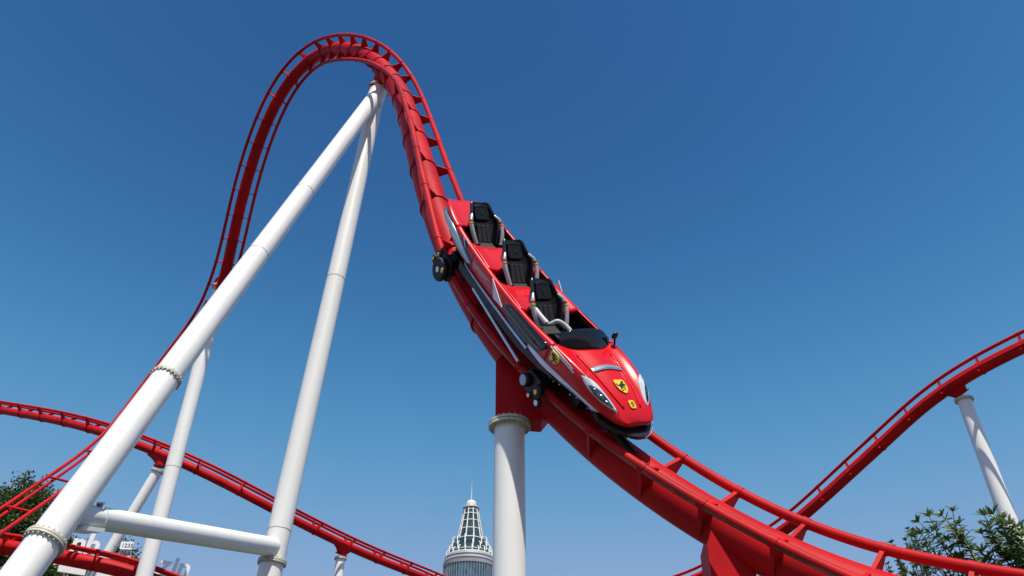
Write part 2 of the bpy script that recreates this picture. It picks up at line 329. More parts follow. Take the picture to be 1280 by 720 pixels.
i=near(f1,(-4.75,20.6,26.3)); saddle(main,moff,f1,i,hd+ax*.12,.34,.34,long=1.5)

# columns
cg='white round support columns'
ra,oa=column('thick white column standing upright under the coaster car',(-.043,12.978,7.95),(-.043,12.978,0.5),.268,.268,group=cg,flanges=(),proud=.09)
f=MB(); f.disc((-.043,12.978,7.965),(0,0,1),.375,.045,40); f.disc((-.043,12.978,8.025),(0,0,1),.375,.045,40); f.build('head_flange',M['flange'],ra,oa,bevel=.006)
b=MB()
for k in range(20):
    a=2*math.pi*k/20; b.tube([(-.043+.325*math.cos(a),12.978+.325*math.sin(a),7.90),(-.043+.325*math.cos(a),12.978+.325*math.sin(a),8.09)],.017,6)
b.build('bolt_ring',M['bolt'],ra,oa)
# welded box bracket between that column and the spine
q=MB(); q.prism([(-.05,13.05,9.55),(-.30,13.05,9.22),(-.295,13.05,8.05),(.215,13.05,8.05),(.52,13.05,8.02),(.66,13.05,8.20),(.80,13.05,8.75),(.30,13.05,9.5)],(0,.50,0)); q.build('column_saddle',M['track_red'],main,moff,bevel=.008)
rb,ob_=column('white column rising behind the A-shaped support to the back of the loop',(-15.761,35.0,27.15),(-15.761,35.0,1),.345,.36,group=cg,flanges=(.004,),seams=(.4,.7),proud=.09)
i=near(f1,(-15.76,35.0,27.5)); saddle(main,moff,f1,i,(-15.761,35.0,27.35),.30,.30,long=1.6)
rc_,oc=column('pale column leaning out under the right-hand climbing track',(20.473,32.29,18.86),(20.473,32.29,1),.30,.42,group=cg,flanges=(.004,),seams=(.35,))
i=near(f4,(20.3,32.3,19.4)); saddle(fourth,foff,f4,i,(20.473,32.29,19.05),.30,.31,long=1.6)
rd,od=column('short slim column under the dipping track, nearest the glass tower',(-10.871,51.131,17.6),(-10.871,51.131,1),.29,.30,group=cg,flanges=(.004,))
i=near(f2,(-10.9,51.1,18.4)); saddle(second,soff,f2,i,(-10.871,51.131,17.78),.31,.30,long=2.4)
re_,oe=column('slanting white column seen through the triangle of the A-shaped support',(-20.465,43.662,20.274),(-22.018,43.781,15.517),.29,.29,group=cg,flanges=(.012,))
i=near(f2,(-20.4,43.8,21.1)); saddle(second,soff,f2,i,(-20.40,43.66,20.50),.31,.30,long=2.0)
# angular box support of the nearest stretch, its column below
q=MB()
q.prism([(2.97,11.72,5.80),(2.80,11.72,5.36),(2.80,11.72,4.55),(3.42,11.72,4.55),(3.45,11.72,5.35),(3.36,11.72,5.72)],(0,.52,0)); q.build('column_saddle',M['track_red'],main,moff,bevel=.008)
rf,of_=column('white column under the nearest stretch of the main track',(3.11,11.72,4.5),(3.11,11.72,.5),.27,.27,group=cg,flanges=(.004,),proud=.09)

# body sections: s, bottom(w,h), mid(w,h), shoulder(w,h), valley(w,h), centre h
SEC=[(-3.05,(.28,.78),(.36,.90),(.34,.98),(.18,.97),.97),
(-2.7,(.42,.66),(.50,.82),(.50,.99),(.28,.985),.98),
(-2.2,(.55,.56),(.59,.74),(.585,.93),(.33,.93),.93),
(-1.2,(.625,.48),(.645,.66),(.635,.865),(.38,.85),.85),
(0,(.655,.46),(.678,.64),(.665,.845),(.42,.82),.82),
(1.2,(.68,.47),(.702,.66),(.685,.88),(.44,.86),.87),
(2.0,(.685,.50),(.71,.70),(.675,.945),(.40,.945),.98),
(2.5,(.645,.55),(.68,.75),(.63,.985),(.37,.95),1.0),
(2.95,(.57,.60),(.64,.77),(.555,.978),(.335,.928),.97),
(3.35,(.50,.64),(.56,.76),(.475,.912),(.30,.88),.915),
(3.60,(.43,.68),(.47,.74),(.375,.832),(.24,.825),.845),
(3.75,(.34,.695),(.36,.72),(.30,.768),(.17,.77),.785),
(3.81,(.22,.70),(.23,.71),(.18,.728),(.10,.72),.725)]
def _cr(a,b,c,d,u): return .5*((2*b)+(-a+c)*u+(2*a-5*b+4*c-d)*u*u+(-a+3*b-3*c+d)*u**3)
def _vec(q): return np.array([q[0],q[1][0],q[1][1],q[2][0],q[2][1],q[3][0],q[3][1],q[4][0],q[4][1],q[5]])
_S=np.array([_vec(q) for q in SEC])
def section(s):
    """9 control points (w,h) from the near sill over the top to the far sill"""
    k=int(np.clip(np.searchsorted(_S[:,0],s)-1,0,len(_S)-2)); a,b,c,d=_S[max(k-1,0)],_S[k],_S[k+1],_S[min(k+2,len(_S)-1)]
    u=(s-b[0])/(c[0]-b[0]); L=c[0]-b[0]
    m0=(c-a)/(c[0]-a[0])*L; m1=(d-b)/(d[0]-b[0])*L
    q=(2*u**3-3*u*u+1)*b+(u**3-2*u*u+u)*m0+(-2*u**3+3*u*u)*c+(u**3-u*u)*m1
    n=[(q[1],q[2]),(q[3],q[4]),(q[5],q[6]),(q[7],q[8]),(0,q[9])]
    return n+[(-w,h) for w,h in n[3::-1]]
def surf(s,v):
    """v 0..8 : 0 near sill,1 mid,2 shoulder,3 valley,4 centre ... 8 far sill -> (s,w,h)"""
    P=section(s); P=[np.array(p) for p in P]; P=[2*P[0]-P[1]]+P+[2*P[-1]-P[-2]]
    k=int(np.clip(math.floor(v),0,7)); u=v-k; q=_cr(P[k],P[k+1],P[k+2],P[k+3],u); return np.array([s,q[0],q[1]])

# ------------------------------------------------------------------ the coaster car (local: X forward, Y away from the viewer's side, Z up from the rails)
cO=Vector((0.019464,12.941121,10.224610)); cT=Vector((0.454858,-0.235565,-0.858844)).normalized(); cN=Vector((0.319849,-0.856826,0.404408)); cN=(cN-cT*cN.dot(cT)).normalized(); cY=cN.cross(cT)
cm=Matrix(((cT.x,cY.x,cN.x,cO.x),(cT.y,cY.y,cN.y,cO.y),(cT.z,cY.z,cN.z,cO.z),(0,0,0,1)))
car=thing('coaster_car',None,'glossy red sports-car shaped coaster car with three black seats, diving nose first down the track','coaster car',mat4=cm)
def lp(s,w,h): return Vector((s,-w,h))          # w>0 is the side nearer the viewer
def sv(s,v): return lp(*surf(s,v))
def snorm(s,v):
    e=.02; a=sv(s+e,v)-sv(s-e,v); b=sv(s,min(8,v+e))-sv(s,max(0,v-e)); n=b.cross(a).normalized()
    c=lp(s,0,.55); 
    return n if n.dot(sv(s,v)-c)>0 else -n
def grid(mb,fn,A,B,smooth=True):
    k=len(B); mb.add([fn(a,b) for a in A for b in B],[(i*k+j,i*k+j+1,(i+1)*k+j+1,(i+1)*k+j) for i in range(len(A)-1) for j in range(k-1)],smooth)
def lin(a,b,n): return [a+(b-a)*i/n for i in range(n+1)]
def hood0(v): return 2.02+.20*max(0,1-((v-4)/1.45)**2)
# body: nose, sides and decks share one painted shell
m=MB()
grid(m,lambda k,v: sv(hood0(v)*(1-k)+3.81*k if 2.4<v<5.6 else 2.02*(1-k)+3.81*k,v),lin(0,1,44),lin(0,8,64))
m.add([sv(3.81,v) for v in lin(0,8,64)],[tuple(range(65))])
grid(m,sv,lin(-3.05,-2.0,14),lin(0,8,64)); m.add([sv(-3.05,v) for v in lin(0,8,64)],[tuple(range(65))])
for a,b in ((0,2.38),(5.62,8)): grid(m,sv,lin(-2.0,2.02,60),lin(a,b,20))
for a,b in ((-1.38,-.46),(-.02,.90)):
    L_=lin(a,b,10); 
    grid(m,lambda s,v:sv(s+(.10*(1-((v-4)/1.7)**2) if s<(a+b)/2 else 0),v)+Vector((0,0,.02*math.sin(math.pi*(s-a)/(b-a)))),L_,lin(2.3,5.7,24))
    for e in (a,b): grid(m,lambda k,v:sv(e+(.10*(1-((v-4)/1.7)**2) if e==a else 0),v)-Vector((0,0,k*.10)),lin(0,1,2),lin(2.3,5.7,24))
body=m.build('body_shell',M['car_red'],car)
q=body.modifiers.new('s','SOLIDIFY'); q.thickness=.018; q.offset=1
# hood creases
def ribbon(mb,path,wd,off=.006,n=6,taper=False):
    pts=cpts(path,n); L_=[];R_=[]
    for i,p in enumerate(pts):
        c=sv(p[0],p[1])+snorm(p[0],p[1])*off; a=pts[max(i-1,0)];b=pts[min(i+1,len(pts)-1)]
        t=(sv(b[0],b[1])-sv(a[0],a[1])).normalized(); s_=t.cross(snorm(p[0],p[1])).normalized(); ww=wd*(math.sin(math.pi*(i+.4)/(len(pts)))**.6 if taper else 1)
        L_.append(c-s_*ww/2);R_.append(c+s_*ww/2)
    k=len(L_); mb.add(L_+R_,[(i,i+1,k+i+1,k+i) for i in range(k-1)])
def patch(mb,poly,off=.006,rim=.004,nr=12,dens=5,smooth_out=True,mir=False):
    P=cpts(list(poly)+[poly[0]],dens)[:-1] if smooth_out else [np.array(p,float) for a,b in zip(poly,list(poly[1:])+[poly[0]]) for p in [tuple(np.array(a)+(np.array(b)-np.array(a))*k/dens) for k in range(dens)]]
    if mir: P=[np.array((p[0],8-p[1])) for p in P]
    c=sum(P)/len(P); k=len(P); vs=[];fs=[]
    for r_ in range(nr+1):
        f=1-r_/nr
        for p in P:
            q=c+(p-c)*max(f,.02); q[1]=min(8,max(0,q[1])); o=off+(rim if r_>0 else -off*1.3); vs.append(sv(*q)+snorm(*q)*o)
    for r_ in range(nr):
        for j in range(k): fs.append((r_*k+j,r_*k+(j+1)%k,(r_+1)*k+(j+1)%k,(r_+1)*k+j))
    mb.add(vs,fs)
WIN=[(.36,.80),(.56,1.50),(.87,1.80),(1.25,1.84),(1.65,1.82),(1.98,1.66),(1.78,.85),(1.32,.22),(.80,.25)]
HL=[(2.82,1.78),(2.92,2.05),(3.10,2.52),(3.32,2.62),(3.53,2.42),(3.62,2.12),(3.44,1.62),(3.2,1.48),(2.98,1.55)]
HD=[(3.02,1.68),(3.12,1.98),(3.32,2.20),(3.56,2.10),(3.42,1.70),(3.24,1.55)]
for mir in (False,True):
    m=MB(); patch(m,WIN,.026,.003,nr=20,dens=8,mir=mir); m.build('side_window',M['glass'],car)
    m=MB(); patch(m,[(2.88,6.12),(3.05,6.12),(3.28,6.05),(3.50,5.75),(3.54,5.45),(3.42,5.20),(3.24,5.28),(3.05,5.50)] if mir else HL,.012,.006); h_=m.build('headlight',M['lens'],car)
    m=MB(); patch(m,[(3.08,5.98),(3.30,5.90),(3.50,5.62),(3.46,5.42),(3.28,5.62)] if mir else HD,.022,.004); m.build('lamp_interior',M['lens_dark'],h_)
    for s_,v_ in (() if mir else ((3.16,1.86),(3.30,1.92),(3.42,1.94))):
        m=MB(); p=sv(s_,8-v_ if mir else v_)+snorm(s_,8-v_ if mir else v_)*.026; m.sphere(p,.026,10,6,(1,1,.5)); m.build('lamp_bulb',M['silver'],h_)
    f8=(lambda v:8-v) if mir else (lambda v:v)
    m=MB(); ribbon(m,([(2.86,6.2),(3.05,6.2),(3.30,6.12),(3.54,5.8)] if mir else [(2.78,1.80),(2.90,2.10),(3.09,2.58),(3.33,2.70),(3.57,2.48),(3.66,2.12)]),.012,.010); m.build('headlight_rim',M['blk_mark'],h_)
    m=MB(); patch(m,[(-2.92,1.05),(-2.45,1.70),(-1.9,1.62),(-1.05,.92),(-1.0,.55),(-1.5,.40),(-2.3,.70)],.006,.002,mir=mir); m.build('blade_shadow_patch',M['gloss_black'],car)  # black patch painting in the shadow of the gap beneath the side blade
    m=MB(); patch(m,[(-2.90,1.10),(-2.35,1.62),(-1.8,1.50),(-1.02,.78),(-1.4,.88),(-2.2,1.10)],.055,.015,mir=mir); m.build('side_blade',M['fin'],car)
    for pth,wd_,of_2 in (([(-2.45,.75),(-1.9,.62),(-1.35,.45)],.018,.03),([(-1.0,1.15),(-.62,1.30),(-.22,1.38)],.014,.006),([(-.95,1.0),(-.6,1.12),(-.35,1.2)],.012,.006),([(2.0,1.86),(2.3,1.70),(2.70,1.55)],.026,.006),([(2.06,1.98),(2.33,1.84),(2.64,1.70)],.022,.006)):
        m=MB(); ribbon(m,[(a_,f8(b_)) for a_,b_ in pth],wd_,of_2); m.build('pinstripe',M['stripe'],car)
    m=MB(); patch(m,[(-1.70,1.86),(-1.50,2.02),(-1.36,1.95),(-1.32,1.55),(-1.5,1.45)],.004,.001,mir=mir); m.build('small_vent',M['gloss_black'],car)
    m=MB(); ribbon(m,[(-1.60,f8(1.95)),(-1.48,f8(1.75)),(-1.40,f8(1.45))],.025,.02); m.build('vent_trim',M['silver'],car)
    # standing winglet
    sg=-1 if mir else 1
    m=MB(); a=sv(.12,f8(.75)); b=sv(.46,f8(.95)); c=sv(-.02,f8(1.95))+Vector((-.05,-sg*.05,.07)); nn_=(b-a).cross(c-a).normalized(); o_=Vector((0,-sg*.05,0))
    m.prism([a+o_,b+o_,c+o_*.8],nn_*.018); m.build('winglet',M['stripe'],car)
    # sills: chrome strip over black over silver strip
    m=MB(); m.tube([lp(x,sg*(surf(x,0)[1]+.035)*min(1,.85+(x+1.45)),surf(x,0)[2]+.005) for x in lin(-1.40,1.50,14)],[.012]+[.020+.010*k/13 for k in range(14)],8); m.build('sill_trim',M['silver'],car)
    m=MB(); patch(m,[(1.42,.22),(1.46,.62),(2.0,.62),(2.55,.52),(3.3,.30),(3.34,.16),(2.5,.16),(1.9,.10)],.02,.012,mir=mir); m.build('nose_blade',M['silver'],car)
    m=MB()
    for s_ in (1.5,): m.tube([lp(x,sg*.70,.31-.19*(x+.62)/2.0) for x in lin(-.62,1.40,8)],.030,10)
    m.build('lower_silver_strip',M['silver'],car)
    m=MB(); prof=[]
    grid(m,lambda s_,k:lp(s_,sg*((.60,.695,.685,.58,.40)[k])*min(1,.45+(3.6-s_)*.42),surf(s_,0)[2]+(.0,-.01,-.06,-.09,-.10)[k]*max(.25,min(1,(3.5-s_)/1.6))-(.11 if s_<1.2 else .11*max(0,1-(s_-1.2)/1.0))*(k>=2)),lin(-1.35,3.2,36),[0,1,2,3,4],False)
    o_=m.build('black_sill',M['black'],car); q=o_.modifiers.new('s','SOLIDIFY'); q.thickness=.03; q.offset=0
def rearing_mark(mb,c_s,c_v,H,rot=0,sv_scale=None,off=.02,mir=False):
    """little black rearing horse on the local surface"""
    up0=sv(c_s-.05,c_v)-sv(c_s+.05,c_v); up0.normalize(); n=snorm(c_s,c_v); side=up0.cross(n).normalized(); c=sv(c_s,c_v)+n*off
    up=(up0*math.cos(rot)+side*math.sin(rot)).normalized(); side=up.cross(n).normalized()
    parts=[[(-.20,-.12),(-.24,.08),(-.14,.20),(.02,.24),(.10,.40),(.20,.48),(.30,.44),(.36,.34),(.26,.32),(.20,.20),(.20,.06),(.06,-.06),(-.06,-.14)],
           [(.14,.20),(.34,.20),(.40,.08),(.34,.08),(.30,.13),(.16,.10)],[(.12,.10),(.30,.00),(.28,-.10),(.22,-.08),(.22,-.03),(.08,.0)],
           [(-.22,-.08),(-.26,-.26),(-.18,-.40),(-.26,-.48),(-.14,-.48),(-.10,-.38),(-.16,-.26),(-.08,-.12)],[(-.08,-.10),(.06,-.22),(.02,-.36),(.12,-.44),(.14,-.34),(.10,-.34),(.15,-.20),(.04,-.06)],
           [(-.22,.06),(-.34,.12),(-.40,.28),(-.36,.36),(-.44,.30),(-.46,.14),(-.36,.02),(-.24,-.02)]]
    for p in parts: mb.prism([c+up*(y*H)+side*(x*H*(-1 if mir else 1)) for x,y in p],n*.006)
def shield(c_s,c_v,H,Wd,name,rot=0,sm=False):
    up0=(sv(c_s-.05,c_v)-sv(c_s+.05,c_v)).normalized(); n=snorm(c_s,c_v); side=up0.cross(n).normalized(); c=sv(c_s,c_v)+n*.010
    up=(up0*math.cos(rot)+side*math.sin(rot)).normalized(); side=up.cross(n).normalized()
    o=[(-.5,.42),(-.25,.5),(0,.46),(.25,.5),(.5,.42),(.5,0),(.40,-.26),(.18,-.44),(0,-.52),(-.18,-.44),(-.40,-.26),(-.5,0)] if not sm else [(-.4,.5),(.4,.5),(.5,.35),(.5,-.3),(.3,-.5),(-.3,-.5),(-.5,-.3),(-.5,.35)]
    m=MB(); m.prism([c+up*y*H+side*x*Wd for x,y in o],n*.016); b_=m.build(name,M['yellow'],car,bevel=.004); return b_
b_=shield(3.15,4.05,.30,.215,'shield_badge'); m=MB(); rearing_mark(m,3.15,4.05,.22,off=.021); m.build('horse_emblem',M['blk_mark'],b_)
for v_,mi in ((1.42,False),(6.58,True)):
    b_=shield(2.22,v_,.25,.19,'shield_badge',rot=.0); m=MB(); rearing_mark(m,2.22,v_,.19,off=.021,mir=mi); m.build('horse_emblem',M['blk_mark'],b_)
b_=shield(3.51,4.05,.15,.12,'small_nose_badge',sm=True); m=MB()
n_=snorm(3.51,4.05); c_=sv(3.51,4.05)+n_*.022; up=(sv(3.46,4.05)-sv(3.56,4.05)).normalized(); sd=up.cross(n_)
m.tube([c_+up*y+sd*x for x,y in ((.028,.03),(-.012,.038),(-.022,.012),(.020,-.008),(.012,-.034),(-.026,-.03))],.006,6); m.build('badge_mark',M['blk_mark'],b_)
m=MB(); pl=[(2.66,3.10),(2.63,3.6),(2.62,4.0),(2.63,4.4),(2.66,4.95),(2.76,4.90),(2.73,4.4),(2.72,4.0),(2.73,3.6),(2.76,3.15)]
grid(m,lambda k,v:sv(2.655+.035*0+.025*((v-4)/1)**2*.6+k*.10,v)+snorm(2.7,v)*.014,lin(0,1,3),lin(3.12,4.9,16)); o_=m.build('nose_plaque',M['silver'],car); q=o_.modifiers.new('s','SOLIDIFY'); q.thickness=.012; q.offset=0
m=MB(); grid(m,lambda k,v:sv(2.68+.025*((v-4)/1)**2*.6+k*.05,v)+snorm(2.7,v)*.024,lin(0,1,2),lin(3.3,4.7,14)); m.build('plaque_inlay',M['cover'],o_)
for pth in ([(2.32,3.05),(2.75,3.12),(3.2,3.22),(3.55,3.35)],[(2.32,4.95),(2.75,4.88),(3.2,4.78),(3.55,4.65)]):
    m=MB(); ribbon(m,pth,.022,.010); o_=m.build('hood_crease',M['car_red'],car); q=o_.modifiers.new('s','SOLIDIFY'); q.thickness=.018; q.offset=0
for pth in ([(2.02,.15),(2.02,1.0),(2.02,1.9)],[(2.02,7.85),(2.02,7.0),(2.02,6.1)],[(-1.0,.5),(-1.04,1.2),(-1.0,1.9)],[(-2.2,2.2),(-2.2,3.2),(-2.2,4.8),(-2.2,5.8)]):
    m=MB(); ribbon(m,pth,.012,.003); m.build('panel_gap',M['rubber'],car)
# windscreen
m=MB()
def wsc(k,v):
    x=(v-4)/1.42; b=sv(hood0(v)+.01,v)+Vector((0,0,-.01)); rise=max(0,1-abs(x)**4); return b+Vector((-.30*k*(.35+.65*rise),0,(.07+.16*rise)*k+.03*math.sin(math.pi*k)))
grid(m,wsc,lin(0,1,8),lin(2.55,5.45,40)); o_=m.build('windscreen',M['glass'],car); q=o_.modifiers.new('s','SOLIDIFY'); q.thickness=.012; q.offset=0
# mirror on the far side
m=MB(); mc=lp(2.02,-.60,1.12); m.sphere(mc,.072,14,10,(.55,.9,1)); hs=m.build('wing_mirror',M['gloss_black'],car); m=MB(); m.tube([sv(2.08,5.75),mc],.018,8); m.build('mirror_stalk',M['black'],hs)
# cockpit tub
m=MB()
grid(m,lambda s_,k:lp(s_,(.50,.50,.44,0,-.44,-.50,-.50)[k]*(surf(s_,2)[1]/.60),(surf(s_,2)[2]-.05,.6,.38,.36,.38,.6,surf(s_,2)[2]-.05)[k]),lin(-2.35,2.2,24),list(range(7)))
m.add([lp(2.2,.5,.9),lp(2.2,-.5,.9),lp(2.2,-.5,.36),lp(2.2,.5,.36)],[(0,1,2,3)],False); m.add([lp(-2.35,.45,.9),lp(-2.35,-.45,.9),lp(-2.35,-.45,.36),lp(-2.35,.45,.36)],[(0,1,2,3)],False)
m.box(lp(1.82,0,.84),(.32,.80,.12)); m.build('cockpit_tub',M['black'],car)
# chassis, front splitter and axle arms
m=MB(); m.box(lp(.3,0,.30),(5.0,.70,.20)); m.box(lp(-1.85,0,.16),(.5,.95,.22)); m.box(lp(1.85,0,.16),(.5,.95,.22)); m.tube([lp(2.6,.12,.36),lp(3.3,.06,.30),lp(3.95,-.05,.22)],.07,10); m.tube([lp(2.6,-.3,.36),lp(3.3,-.34,.40),lp(3.75,-.40,.36)],.05,10)
m.build('chassis',M['black'],car,bevel=.01)
m=MB(); rr_=[]
for a in lin(-1,1,20):
    x=3.93-.48*a*a; ww=.50*a; rr_.append([lp(x+.04,ww*1.12,.62),lp(x+.05,ww*1.12,.56),lp(x-.16,ww*.95,.52),lp(x-.18,ww*.95,.62)])
m.ring_loft(rr_,True,True,False); o_=m.build('front_splitter',M['gloss_black'],car,bevel=.008)
m=MB(); m.tube([lp(3.93-.48*a*a+.075,.50*a*1.12,.625) for a in lin(-.95,-.1,10)],.008,6); m.build('splitter_trim',M['silver'],o_)
for k in range(7):
    m=MB(); s_=2.3+k*.13; m.box(lp(s_,.60-.03*k,.40+.012*k+.03*((k*7)%3)),(.022,.012,.012+.01*((k*5)%2))); m.build('fastener',M['silver'],car)
# wheel carriages
def carriage(s0,sg,big):
    y=lambda w_:w_*sg
    m=MB(); kq=.92 if big else .80; C=lambda s_,h_,w_:lp(s0+s_*kq,y(w_-(.04 if big else .08)),h_*kq)
    m.prism([C(-.34,.10,.70),(C(-.20,.28,.70)),C(.22,.30,.70),C(.36,.08,.70),C(.26,-.20,.70),C(-.22,-.22,.70)],Vector((0,.12,0)))
    m.tube([C(-.22,.17,.35),C(-.22,.17,.70)],.05,10); m.tube([C(.22,.17,.35),C(.22,.17,.70)],.05,10); m.box(C(0,.14,.50),(.34,.34,.12))
    root=m.build('wheel_carriage',M['black'],car,bevel=.012)
    def whl(ds,h_,w_,r_,th,ax,hub,hm):
        r_*=kq; hub*=kq; q=MB(); c=C(ds,h_,w_); q.disc(c,ax,r_,th,32,bev=.02); o=q.build('wheel',M['rubber'],root)
        q=MB(); q.disc(c+Vector(ax)*( -sg if abs(ax[1])>.5 else 1)*(th/2+.004),ax,hub,.02,24,bev=.006); q.build('hub',M[hm],o)
    if big:
        whl(-.0,-.04,.82,.27,.10,(0,1,0),.07,'silver'); whl(.20,.06,.84,.11,.07,(0,1,0),.06,'gold'); whl(-.30,.17,.74,.12,.10,(0,1,0),.05,'gold'); whl(-.42,-.02,.76,.10,.10,(0,1,0),.045,'gold')
    else:
        whl(-.18,.02,.80,.155,.10,(0,1,0),.125,'cover'); whl(.30,.08,.80,.165,.06,(0,1,0),.06,'gold'); whl(.12,-.16,.77,.075,.10,(0,1,0),.05,'silver'); whl(.40,-.14,.76,.12,.07,(0,1,0),.07,'silver')
    whl(0,.17,.56,.12,.08,(0,1,0),.05,'silver')
for sg in (1,-1): carriage(-1.85,sg,True); carriage(1.92,sg,False)
# seats
def seat(sb,hb,wc,lapbar,row):
    b=Vector((-.74,0,.67)).normalized(); f=Vector((b.z,0,-b.x)); yv=Vector((0,-1,0)); O_=lp(sb,wc,hb)
    S=lambda u,w_,d: O_+b*u*1.0+yv*w_*1.15+f*d
    m=MB(); prof=[(0,.20,.14),(.15,.225,.18),(.32,.25,.20),(.46,.275,.19),(.56,.265,.15),(.66,.225,.12),(.78,.20,.09),(.88,.185,.06),(.93,.16,.03)]
    U=cpts(prof,4); rings=[]
    for u,hw,wg in U:
        rings.append([S(u,-hw-.02,wg),S(u,-hw-.03,0),S(u,-hw*.75,-.07),S(u,0,-.09),S(u,hw*.75,-.07),S(u,hw+.03,0),S(u,hw+.02,wg),S(u,hw-.02,wg),S(u,hw-.03,.03),S(u,hw*.7,-.02),S(u,0,-.03),S(u,-hw*.7,-.02),S(u,-hw+.03,.03),S(u,-hw+.02,wg)])
    m.ring_loft(rings); st=m.build('seat',M['gloss_black'],car,sub=1)
    m=MB()
    for x0,x1 in ((-.135,-.05),(-.045,.045),(.05,.135)):
        m.prism([S(.04,x0,.02),S(.04,x1,.02),S(.43,x1*.95,.015),S(.43,x0*.95,.015)],f*.07)
    m.build('back_pad',M['pad'],st,bevel=.018)
    m=MB(); m.prism([S(.52,-.14,.03),S(.52,.14,.03),S(.66,.15,.03),S(.84,.125,.02),S(.865,0,.02),S(.84,-.125,.02),S(.66,-.15,.03)],f*.07); hr=m.build('headrest',M['black'],st,bevel=.02)
    m=MB(); m.disc(S(.68,0,.07),f,.028,.008,20); m.tube([S(.845,-.11,.063),S(.855,0,.063),S(.845,.11,.063)],.006,6); m.build('headrest_stitching',M['pad'],hr)
    m=MB(); m.box(O_+Vector((.10,0,.02)),(.26,.36,.08)); m.build('seat_cushion',M['pad'],st,bevel=.02)
    for sg in (-1,1):
        m=MB(); m.tube([S(.62,sg*.235,.10),S(.52,sg*.29,.16),S(.40,sg*.315,.17)],[.025,.04,.042],12); r0=m.build('restraint',M['silver'],st)
        m=MB(); m.tube([S(.38,sg*.315,.17),S(.25,sg*.31,.18),S(.10,sg*.29,.18),S(-.04,sg*.26,.17)],.043,14); m.build('restraint_pad',M['greypad'],r0)
        m=MB(); m.tube([S(.46,sg*.305,.165),S(.42,sg*.312,.168)],.049,12); m.build('restraint_band',M['car_red'],r0)
        m=MB(); m.tube([S(.42,sg*.312,.168),S(.385,sg*.315,.17)],.048,12); m.build('restraint_band',M['yellow'],r0)
        m=MB(); m.tube([S(-.03,sg*.26,.17),S(-.09,sg*.23,.15),S(-.12,sg*.17,.10)],.028,10); m.box(S(-.03,sg*.24,.08),(.06,.05,.12)); m.build('restraint_hinge',M['black'],r0)
    return st
s1=seat(-1.72,.66,.02,0,1); s2=seat(-.18,.68,.05,0,2); s3=seat(1.17,.66,.17,1,3)
m=MB(); m.tube([lp(.98,.47,.99),lp(1.20,.46,.97),lp(1.42,.44,.96)],.048,14); lb=m.build('lap_bar',M['greypad'],car)
m=MB(); m.tube(cpts([tuple(lp(1.47,.40,.98)),tuple(lp(1.50,.30,1.06)),tuple(lp(1.62,.20,1.05)),tuple(lp(1.76,.16,1.02)),tuple(lp(1.82,.16,.94))],5),.042,14); m.tube([lp(1.42,.44,.96),lp(1.47,.40,.98)],.03,10); m.build('grab_loop',M['greypad'],lb)

# ------------------------------------------------------------------ glass tower far behind
TX,TY=-13.25,252.0
tw=thing('glass_tower',Vector((TX,TY,0)),'distant round tower with a stepped white ribbed crown and a needle spire','tower'); to=Vector((TX,TY,0))
def ring(mb,r0_,r1_,z0,z1,n=48,a0=0): mb.tube([(TX,TY,z0),(TX,TY,z1)],[r0_,r1_],n)
Z=lambda y: 74.9+(720-y)*.2594        # storey heights measured on the crown
m=MB(); ring(m,7.6,7.9,0,Z(711),64); m.build('curtain_wall',M['t_glass2'],tw,to)
m=MB()
for k in range(56):
    a=2*math.pi*k/56; x,y=math.cos(a),math.sin(a); m.tube([(TX+x*7.7,TY+y*7.7,0),(TX+x*8.0,TY+y*8.0,Z(711))],.09,4,caps=False)
m.build('mullions',M['t_grey'],tw,to)
m=MB(); ring(m,8.15,8.3,Z(712),Z(708.5)); ring(m,7.5,7.5,Z(708.5),Z(706)); ring(m,8.0,7.9,Z(706),Z(703.5)); ring(m,7.2,7.2,Z(703.5),Z(701.5)); ring(m,7.75,7.6,Z(701.5),Z(699)); m.build('terrace_rings',M['t_grey'],tw,to)
rad=lambda z:(lambda q:5.05-(max(q,0)**.92)*2.85)((z-Z(698))/(Z(640)-Z(698)))
m=MB(); m.tube([(TX,TY,Z(699)+ (Z(640)-Z(699))*k/12) for k in range(13)],[rad(max(Z(698),Z(699)+(Z(640)-Z(699))*k/12))-.12 for k in range(13)],24); m.build('crown_glazing',M['t_glass'],tw,to)
m=MB(); nr_=10
for k in range(nr_):
    a=2*math.pi*(k+.5)/nr_+.02; x,y=math.sin(a),-math.cos(a)
    m.tube([(TX+x*(rad(Z(y_))+.10),TY+y*(rad(Z(y_))+.10),Z(y_)) for y_ in (699,690,680,670,660,650,639)],.30,6,r1=.2)
m.build('crown_ribs',M['t_white'],tw,to)
m=MB()
for y_ in (698,688,677,665.5,655,646,640.5):
    ring(m,rad(Z(y_))+.10,rad(Z(y_))+.06,Z(y_)-.12,Z(y_)+.12,24)
m.build('crown_floor_bands',M['t_white'],tw,to)
# stepped lower tiers: arched bays standing round the foot of the crown
for r_,yt,yb,n_,wd in ((5.75,677,699,13,.62),(6.65,685,699,17,.62),(7.4,692,700,22,.62)):
    m=MB(); g2=MB()
    for k in range(n_):
        a=2*math.pi*(k+.5)/n_; x,y=math.sin(a),-math.cos(a); top=yt+(1.5 if k%2 else 0)
        m.tube([(TX+x*r_,TY+y*r_,Z(yb)),(TX+x*(r_-.15),TY+y*(r_-.25),Z(top)),(TX+x*(r_-.9),TY+y*(r_-.9),Z(top-1.6))],.19,5)
    for y_ in ((yt+yb)/2+2,): ring(m,r_-.05,r_-.1,Z(y_)-.13,Z(y_)+.13,32)
    m.build('crown_tier',M['t_white'],tw,to)
    ring(g2,r_-.45,r_-.55,Z(yb),Z(yt+2.5),32); g2.build('tier_glazing',M['t_glass'],tw,to)
m=MB(); ring(m,2.65,2.5,Z(637.8),Z(635.5),32); ring(m,2.1,2.0,Z(640),Z(637.5),24); m.build('cap_ring',M['t_grey'],tw,to)
